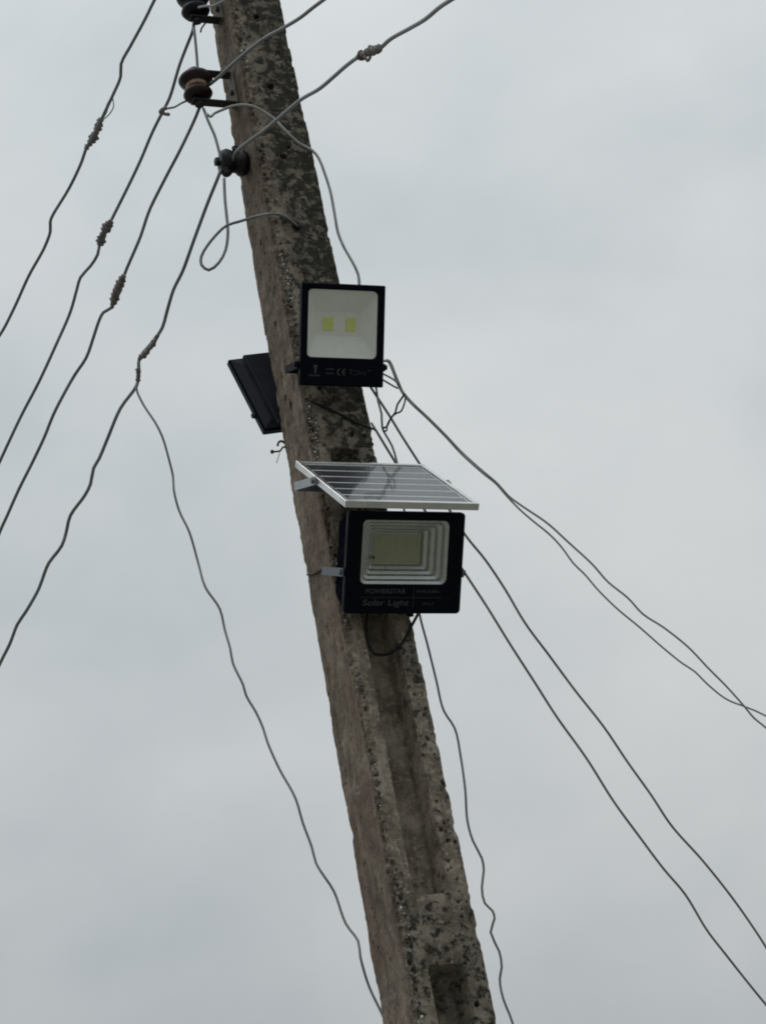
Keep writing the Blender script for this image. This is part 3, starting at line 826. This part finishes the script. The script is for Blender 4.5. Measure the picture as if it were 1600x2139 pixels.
# ------------------------------------------------------------------ wires
def trace(pts, d0, d1, ext0=0.0, ext1=0.0, wob=0.012, rel=False):
    """photo points to points in space: depth runs from d0 to d1 along the wire; ends run on past the frame"""
    p = np.array(pts, float); seg = np.r_[0, np.cumsum(np.hypot(*np.diff(p[:, :2], axis=0).T))]; f = seg / seg[-1]
    res = []
    for i, (q, t_) in enumerate(zip(p, f)):
        dep = (zpole(q[1]) + d0 + (d1 - d0) * t_) if rel else d0 + (d1 - d0) * t_
        if 0 < i < len(p) - 1: dep += random.uniform(-wob, wob)
        res.append(at(q[0], q[1], dep))
    res = np.array(res)
    def run(a, b_, l):
        d = a - b_; d /= np.linalg.norm(d); nseg = max(3, int(l / 0.12)); q = a.copy(); acc = []
        for i in range(nseg):
            q = q + d * (l / nseg) + rng.normal(0, 0.010, 3); acc.append(q.copy())
        return acc
    if ext1 > 0: res = np.vstack([res, run(res[-1], res[-3], ext1)])
    if ext0 > 0: res = np.vstack([run(res[0], res[2], ext0)[::-1], res])
    return res
def wire(pts3, r, material, label, category='wire', group=None, n=8, name='overhead_wire', step=0.02):
    path = spline(pts3, step)
    v, f = tube_data(path, r, n)
    o = link_mesh(name, v, f, material, None, True)
    return tag(o, label, category, group)
def splice(parent, a, b_, depth0, depth1, r, lump=1.0, bend=0.0, tail=False):
    """a wrapped joint: a lumpy core with turns of thin wire wound round it"""
    A, B = at(*a, depth0), at(*b_, depth1); d = B - A; ln = np.linalg.norm(d); d /= ln
    side = np.cross(d, FW); side /= np.linalg.norm(side); fr = np.cross(d, side)
    t_ = np.linspace(0, 1, 60)
    core = A + np.outer(t_, B - A) + np.outer(np.sin(t_ * math.pi) * bend, side)
    lum = fbm(core * 1.0, 45, 3, int(a[0])) 
    rad = r * lump * (0.50 + 0.42 * np.sin(np.clip(t_, .02, .98) * math.pi) ** .45 + 0.85 * lum)
    v, f = tube_data(core, np.maximum(rad, r * .5), 10)
    mb = MB(); mb.add(v, f)
    turns = max(4, int(ln / (r * 1.3)))
    th = np.linspace(0, turns * 2 * math.pi, turns * 9); tt = np.linspace(0.03, 0.97, len(th))
    rr_ = np.interp(tt, t_, rad) * (1.02 + 0.12 * np.sin(th * .23))
    cc = A + np.outer(tt, B - A) + np.outer(np.sin(tt * math.pi) * bend, side)
    hel = cc + (np.cos(th) * rr_)[:, None] * side + (np.sin(th) * rr_)[:, None] * fr
    hel = hel + rng.normal(0, r * .09, hel.shape)
    v, f = tube_data(hel, r * .26, 5); mb.add(v, f)
    if tail:
        e0 = core[-6]; tp = spline([e0, e0 + side * r * 2.2 + d * r, e0 + side * r * 3.4 + d * r * 2.4 + fr * r], 0.004); v, f = tube_data(tp, r * .4, 5); mb.add(v, f)
    return mb.build('splice_wrap', M_SPLICE, parent, True)

ZT = zpole(60)
RW = 0.0056
GL = 'line wires running off to the left'
o = wire(trace([(323, -2), (309, 27), (295, 54), (272, 96), (253, 132), (252, 159), (237, 195), (220, 231), (208, 256), (192, 288), (180, 309), (171, 336), (144, 393), (109, 451), (105, 463), (105, 483), (93, 516), (60, 576), (30, 642), (0, 699)], 8.35, 8.95, 1.2, 5), RW, M_WIRE, 'leftmost overhead wire, its wrapped joint high up near the top edge', group=GL)
splice(o, (211, 246), (179, 310), 8.62, 8.66, .0125, 1.0, 0.006)
v, f = tube_data(spline([at(236, 206, 8.58), at(237, 222, 8.57), at(228, 238, 8.58), at(214, 250, 8.60)], .006), .0022, 6); link_mesh('loose_strand', v, f, M_WIREL, o, True)
v, f = tube_data(spline([at(234, 204, 8.58), at(226, 216, 8.58), at(221, 232, 8.59), at(212, 248, 8.61)], .006), .0055, 6); link_mesh('bare_strand', v, f, M_WIREL, o, True)
o = wire(trace([(405, 48), (403, 62), (389, 98), (375, 135), (354, 204), (340, 232), (318, 276), (294, 333), (267, 390), (240, 444), (231, 462), (219, 486), (208, 510), (204, 531), (189, 555), (168, 579), (161, 602), (147, 651), (117, 720), (81, 798), (45, 867), (18, 924), (0, 963)], ZT - .04, 8.7, 0, 5), RW, M_WIRE, 'second overhead wire from the left, coming off the topmost insulator', group=GL)
splice(o, (232, 460), (208, 511), 8.31, 8.36, .0125, 1.05, -0.004)
mb = MB(); v, f = tube_data(spline([at(346, 224, 8.22), at(338, 228, 8.20), at(335, 234, 8.22), at(344, 237, 8.21), at(353, 238, 8.20)], .004), .006, 6); mb.add(v, f); mb.build('tie_knot', M_SPLICE, o, True)
o = wire(trace([(418, 220), (409, 243), (378, 309), (345, 372), (314, 434), (305, 458), (294, 492), (261, 570), (252, 598), (243, 622), (233, 642), (216, 652), (207, 669), (195, 705), (180, 747), (156, 783), (129, 831), (111, 867), (93, 912), (69, 963), (39, 1023), (15, 1077), (0, 1110)], zpole(220) - .04, 8.5, 0, 5), RW, M_WIRE, 'third overhead wire from the left, coming off the brown insulator', group=GL)
splice(o, (259, 574), (233, 643), 8.15, 8.19, .0118, 1.0, -0.003)
o = wire(trace([(462, 352), (455, 371), (435, 420), (405, 501), (381, 567), (363, 603), (351, 642), (339, 684), (329, 700), (310, 724), (291, 748), (290, 770), (290, 786), (285, 806), (252, 852), (225, 915), (207, 958), (195.5, 978), (189, 1011), (177, 1035), (147, 1077), (138, 1113), (129, 1140), (102, 1176), (93, 1197), (81, 1230), (54, 1278), (36, 1305), (21, 1344), (0, 1386)], zpole(360) - .08, 8.3, 0, 5), RW, M_WIRE, 'overhead wire from the lowest insulator, forking below its wrapped joint', group=GL)
splice(o, (331, 698), (290, 750), 7.96, 7.98, .0115, 1.0, 0.006)
splice(o, (289, 768), (288, 796), 7.98, 7.99, .0075, 1.0, 0.0, False)

GR = 'line wires crossing to the upper right'
o = wire(trace([(437, 176), (457, 160), (478, 140), (515, 107.5), (552, 79), (590, 58), (628, 35), (652, 16), (676, -2)], zpole(176) - .12, 7.55, 0, 5), .0058, M_WIRE, 'wire from the brown insulator across the pole to the upper right', group=GR)
o = wire(trace([(486, 335), (491, 320), (504.5, 306), (523.5, 291.6), (547, 275), (576, 251), (602, 229), (630, 206), (667.6, 184), (699, 157.5), (723, 136.5), (749, 118), (770, 111), (791, 102), (815, 81), (854, 59), (888, 39), (919.6, 13), (941, -1)], zpole(335) - .10, 6.35, 0, 4), .0058, M_WIRE, 'wire with a knotted joint rising from the lowest insulator to the upper right', group=GR)
splice(o, (750, 119), (791, 101), 6.90, 6.78, .0105, 1.15, 0.003)
v, f = tube_data(spline([at(762, 116, 6.84), at(768, 126, 6.83), at(774, 117, 6.82)], .004), .004, 6); link_mesh('wire_end', v, f, M_SPLICE, o, True)
wire(trace([(415, 14), (432, 11), (446, 11), (458, 5), (474, -4)], ZT - .16, ZT - .35, 0, 4), .0042, M_WIRE, 'wire at the top edge leaving the topmost insulator to the right', group=GR)
v, f = None, None

wire(trace([(431, 236), (440, 243), (447.5, 236), (466.5, 227.5), (485.5, 220.5), (504.5, 218), (526, 220), (547, 230), (571, 246), (587.6, 263), (609, 284.5), (625.6, 299), (652, 313), (666, 330), (678, 360.5), (690, 398.5), (699, 446), (706.4, 486.4), (720.6, 519.7), (737, 548), (748, 572), (750.5, 595), (748, 640)], -.19, -.06, wob=.004, rel=True), .0046, M_WIREL, 'pale jumper wire arching over the pole down to the upper flood light', name='jumper_wire')
wire(trace([(425, 226), (435.6, 253.6), (447.5, 280), (457, 313), (462, 335)], -.10, -.12, wob=.003, rel=True), .0046, M_WIRE, 'short jumper between the brown insulator and the lowest insulator', name='jumper_wire')
wire(trace([(405, 56), (408, 84), (410.6, 112), (412.5, 142), (412, 160)], -.08, -.07, wob=.003, rel=True), .0046, M_WIRE, 'short jumper hanging between the topmost and the brown insulator', name='jumper_wire')
wire(trace([(341, 229), (352, 225), (364, 223), (376, 216), (389, 210), (400, 207)], 8.21, zpole(207) - .06, wob=.002), .0036, M_WIREL, 'thin tie wire from the second wire to the brown insulator', name='tie_wire')
wire(list(trace([(468, 372), (470, 417.5), (473.6, 453), (476, 484), (471, 522), (457, 548), (436, 563.6), (421, 553), (420.5, 535), (433, 512.5), (457, 484), (474, 470), (500, 462)], -.10, -.14, wob=.002, rel=True)) + [hit_left(533, 452, .03), hit_front(566, 446, .022), hit_front(587.6, 448.4, .018), hit_front(604, 457, .010), hit_front(620, 471, -.004), hit_front(624, 475, -.02)], .0048, M_WIRE, 'grey wire hanging in a loop left of the pole, its end in a hole', name='looped_wire')
tp = hit_front(619, 470)
wire(trace([(430, 46), (421, 58), (419, 66)], -.1, -.1, wob=.001, rel=True), .003, M_IRON, 'tiny wire end hanging below the topmost insulator', name='wire_end')

# service wires, right side
GS = 'service wires running off to the lower right'
zr = zpole(800)
RA0 = [(790, 760), (804, 752.6), (814, 754), (823, 774), (834.5, 803), (843.5, 821), (861.5, 841.5), (893, 871), (931, 909), (965, 945), (1010, 985.5), (1039, 1010), (1062, 1036)]
RAu = RA0 + [(1092, 1058), (1142, 1092), (1187.5, 1133), (1237, 1178.6), (1270, 1215.8), (1311, 1248.8), (1344, 1283.8), (1385.5, 1310.6), (1435, 1349.8), (1480.4, 1397), (1517.5, 1434.4), (1554.7, 1476), (1575, 1500.4), (1600, 1521)]
RAl = [(x - 2.2 + .6 * math.sin(x), y + 1.6) for x, y in RA0[1:]] + [(1084.4, 1063), (1113, 1088), (1146, 1114.7), (1175, 1145.6), (1195.8, 1174.5), (1224.6, 1203.4), (1245, 1228), (1286.5, 1269.4), (1336, 1310.6), (1385.5, 1354), (1426.8, 1387), (1451.5, 1403.5), (1476, 1428), (1517.5, 1461), (1554.7, 1476), (1579.4, 1486), (1600, 1496)]
wire(trace(RAu, zr - .02, 9.2, 0, 6, wob=.02), .0036, M_WIREP, 'upper wire of the loosely twisted pair running to the right edge', group=GS, name='service_wire')
wire(trace(RAl, zr - .01, 9.25, 0, 6, wob=.02), .0034, M_WIREP, 'lower wire of the loosely twisted pair running to the right edge', group=GS, name='service_wire')
wire(trace([(768, 800), (776, 811), (796, 841.5), (816.5, 873), (837, 907), (875, 966.4), (925, 1043), (973, 1119), (1014, 1170), (1055.5, 1232), (1097, 1302), (1146, 1368), (1200, 1441), (1262, 1520), (1311, 1592.6), (1361, 1662.8), (1402, 1724.7), (1468, 1799), (1530, 1877), (1579, 1947), (1600, 1980)], zr + .03, 8.7, 0, 5), .0042, M_WIREG, 'upper of the two long parallel wires emerging behind the solar lamp', group=GS, name='service_wire')
fr_pts = [hit_front(690, 855, .006), hit_front(704.5, 862, .006), hit_front(742, 882, .006), hit_front(772, 893, .008)]
rc = trace([(786, 900), (805, 931.5), (825.5, 965), (875, 1046), (922, 1122), (967, 1191), (1018, 1269), (1064, 1343.6), (1117, 1426), (1163, 1498), (1224.6, 1584), (1282, 1675), (1336, 1749), (1385.5, 1815), (1431, 1869), (1476, 1943), (1517.5, 1997), (1563, 2054.6), (1600, 2100)], zpole(900) + .02, 8.5, 0, 5)
wire(np.array([hit_front(600, 812, .004), hit_front(650, 838, .005)][1:] + fr_pts + [at(784, 898, zpole(900) + .012)]), .0032, M_CABLE, 'dark tie wire slanting across the pole below the upper lamp', name='tie_wire')
wire(np.vstack([[at(776, 884, zpole(884) + .06)], rc]), .0040, M_WIREG, 'lower of the two parallel wires, tied to the pole below the upper lamp', group=GS, name='service_wire')
wire(trace([(782, 800), (786, 811), (789.5, 837), (797, 864), (798.5, 893), (805, 907), (819, 931.5), (829, 965), (842, 1050), (858, 1160), (876.6, 1284), (893, 1347), (911, 1420), (927, 1485), (950, 1522), (962, 1579), (972, 1652), (976, 1713), (988, 1757.6), (1006.6, 1794), (1010.6, 1818.6), (1006.6, 1855), (1012.7, 1887.6), (1029, 1904), (1033, 1920), (1025, 1948.6), (1043, 1989), (1048, 2021.7), (1044, 2046), (1051, 2086.8), (1071, 2139)], .06, .06, 0, 1.2, wob=.01, rel=True), .0034, M_WIREG, 'thin kinked wire dropping along the right side of the pole', name='drop_wire')
wire(trace([(288, 800), (285, 811), (300, 846), (324, 882), (339, 912), (352.5, 958), (361.5, 996), (363, 1023), (373.5, 1065), (396, 1113), (414, 1176), (429, 1227), (459, 1272), (469.5, 1316), (481, 1356), (486.4, 1385.6), (508, 1431.7), (514, 1453), (535, 1489), (549, 1520), (558.6, 1551), (583, 1606), (617, 1668), (632.6, 1720), (651, 1769.7), (660, 1803.6), (672.6, 1825), (697, 1862), (722, 1930), (748, 1967), (752.8, 2001), (771, 2062.4), (793, 2108.7), (812, 2150)], 7.99, zpole(2150) + .20, 0, 1.0), .0037, M_WIREG, 'thin drop wire descending from the fork on the left to behind the pole', name='drop_wire')
# small ends by the upper lamp
wire(trace([(792, 777), (803, 782), (823, 793), (833, 803)], .01, .0, rel=True, wob=.002), .0030, M_WIREG, 'upper short wire end from the upper lamp to the twisted pair', name='wire_end')
wire(trace([(792, 789), (803, 795), (818, 804), (831, 811)], .01, .0, rel=True, wob=.002), .0030, M_WIREG, 'lower short wire end from the upper lamp to the twisted pair', name='wire_end')
tw = wire(trace([(845, 822), (841, 829), (830, 845), (825.5, 862), (816.5, 873), (811, 885), (807, 892), (800, 893)], .0, .03, rel=True, wob=.003), .0030, M_CABLE, 'twisted dark tie wire hanging between the service wires right of the pole', name='tie_wire')
v, f = tube_data(spline(trace([(847, 828), (846, 838), (837, 859.5), (828, 863), (819, 870), (808, 890), (808, 898), (803, 901), (800, 895)], .0, .03, rel=True, wob=.003), .01), .0028, 6); link_mesh('second_strand', v, f, M_CABLE, tw, True)
# black supply lead of the solar lamp
q = [loc(.085, .205, 4.885)] + [hit_front(853, 1320, .05), hit_front(841, 1343, .03), hit_front(822, 1361, .015), hit_front(800, 1368, .010), hit_front(781, 1365, .005), hit_front(770, 1347, .0), hit_front(764, 1312, .004), loc(-.02, .125, 4.97)]
wire(np.array(q), .0042, M_CABLE, 'black cable curving below the solar lamp against the pole', 'cable', name='lamp_cable')
# binding wire round the pole at the solar lamp
zb = hit_left(661, 1202)[2]
pts = []
for k in range(65):
    a = 2 * math.pi * k / 64 + math.pi
    ca, sa = math.cos(a), math.sin(a); m_ = max(abs(ca), abs(sa)); rr = (abs(ca)**9 + abs(sa)**9) ** (-1 / 9)
    pts.append(loc(ca * rr * (poleW(zb) / 2 + .002), sa * rr * (poleD(zb) / 2 + .002), zb - .45 * sa * rr * (poleD(zb) / 2) + .003 * math.sin(5 * a)))
wire(np.array(pts), .0038, M_RUST, 'dark rusty binding wire wrapped round the pole beside the solar lamp', 'wire', name='binding_wire')
# bent rusty stubs left of the pole, under the rear lamp
o = wire(trace([(598, 934), (591, 934), (586, 941), (579, 943), (569, 943.5)], .03, .02, rel=True, wob=.001), .0028, M_RUST, 'small bent rusty wire stub left of the pole under the rear lamp', name='wire_stub', step=.004)
mb = MB(); mb.cyl(at(568.5, 943.5, zpole(943) + .02), RT, .0065, .010, 8, .4); mb.build('stub_end', M_RUST, o, True)
v, f = tube_data(spline(trace([(594, 925), (588, 921), (582, 924), (580, 931)], .03, .02, rel=True, wob=.001), .004), .0036, 6); link_mesh('hook', v, f, M_RUST, o, True)
v, f = tube_data(spline(trace([(585, 943), (582, 953), (578, 967)], .02, .02, rel=True, wob=.0), .004), .0012, 5); link_mesh('thin_strand', v, f, M_RUST, o, True)
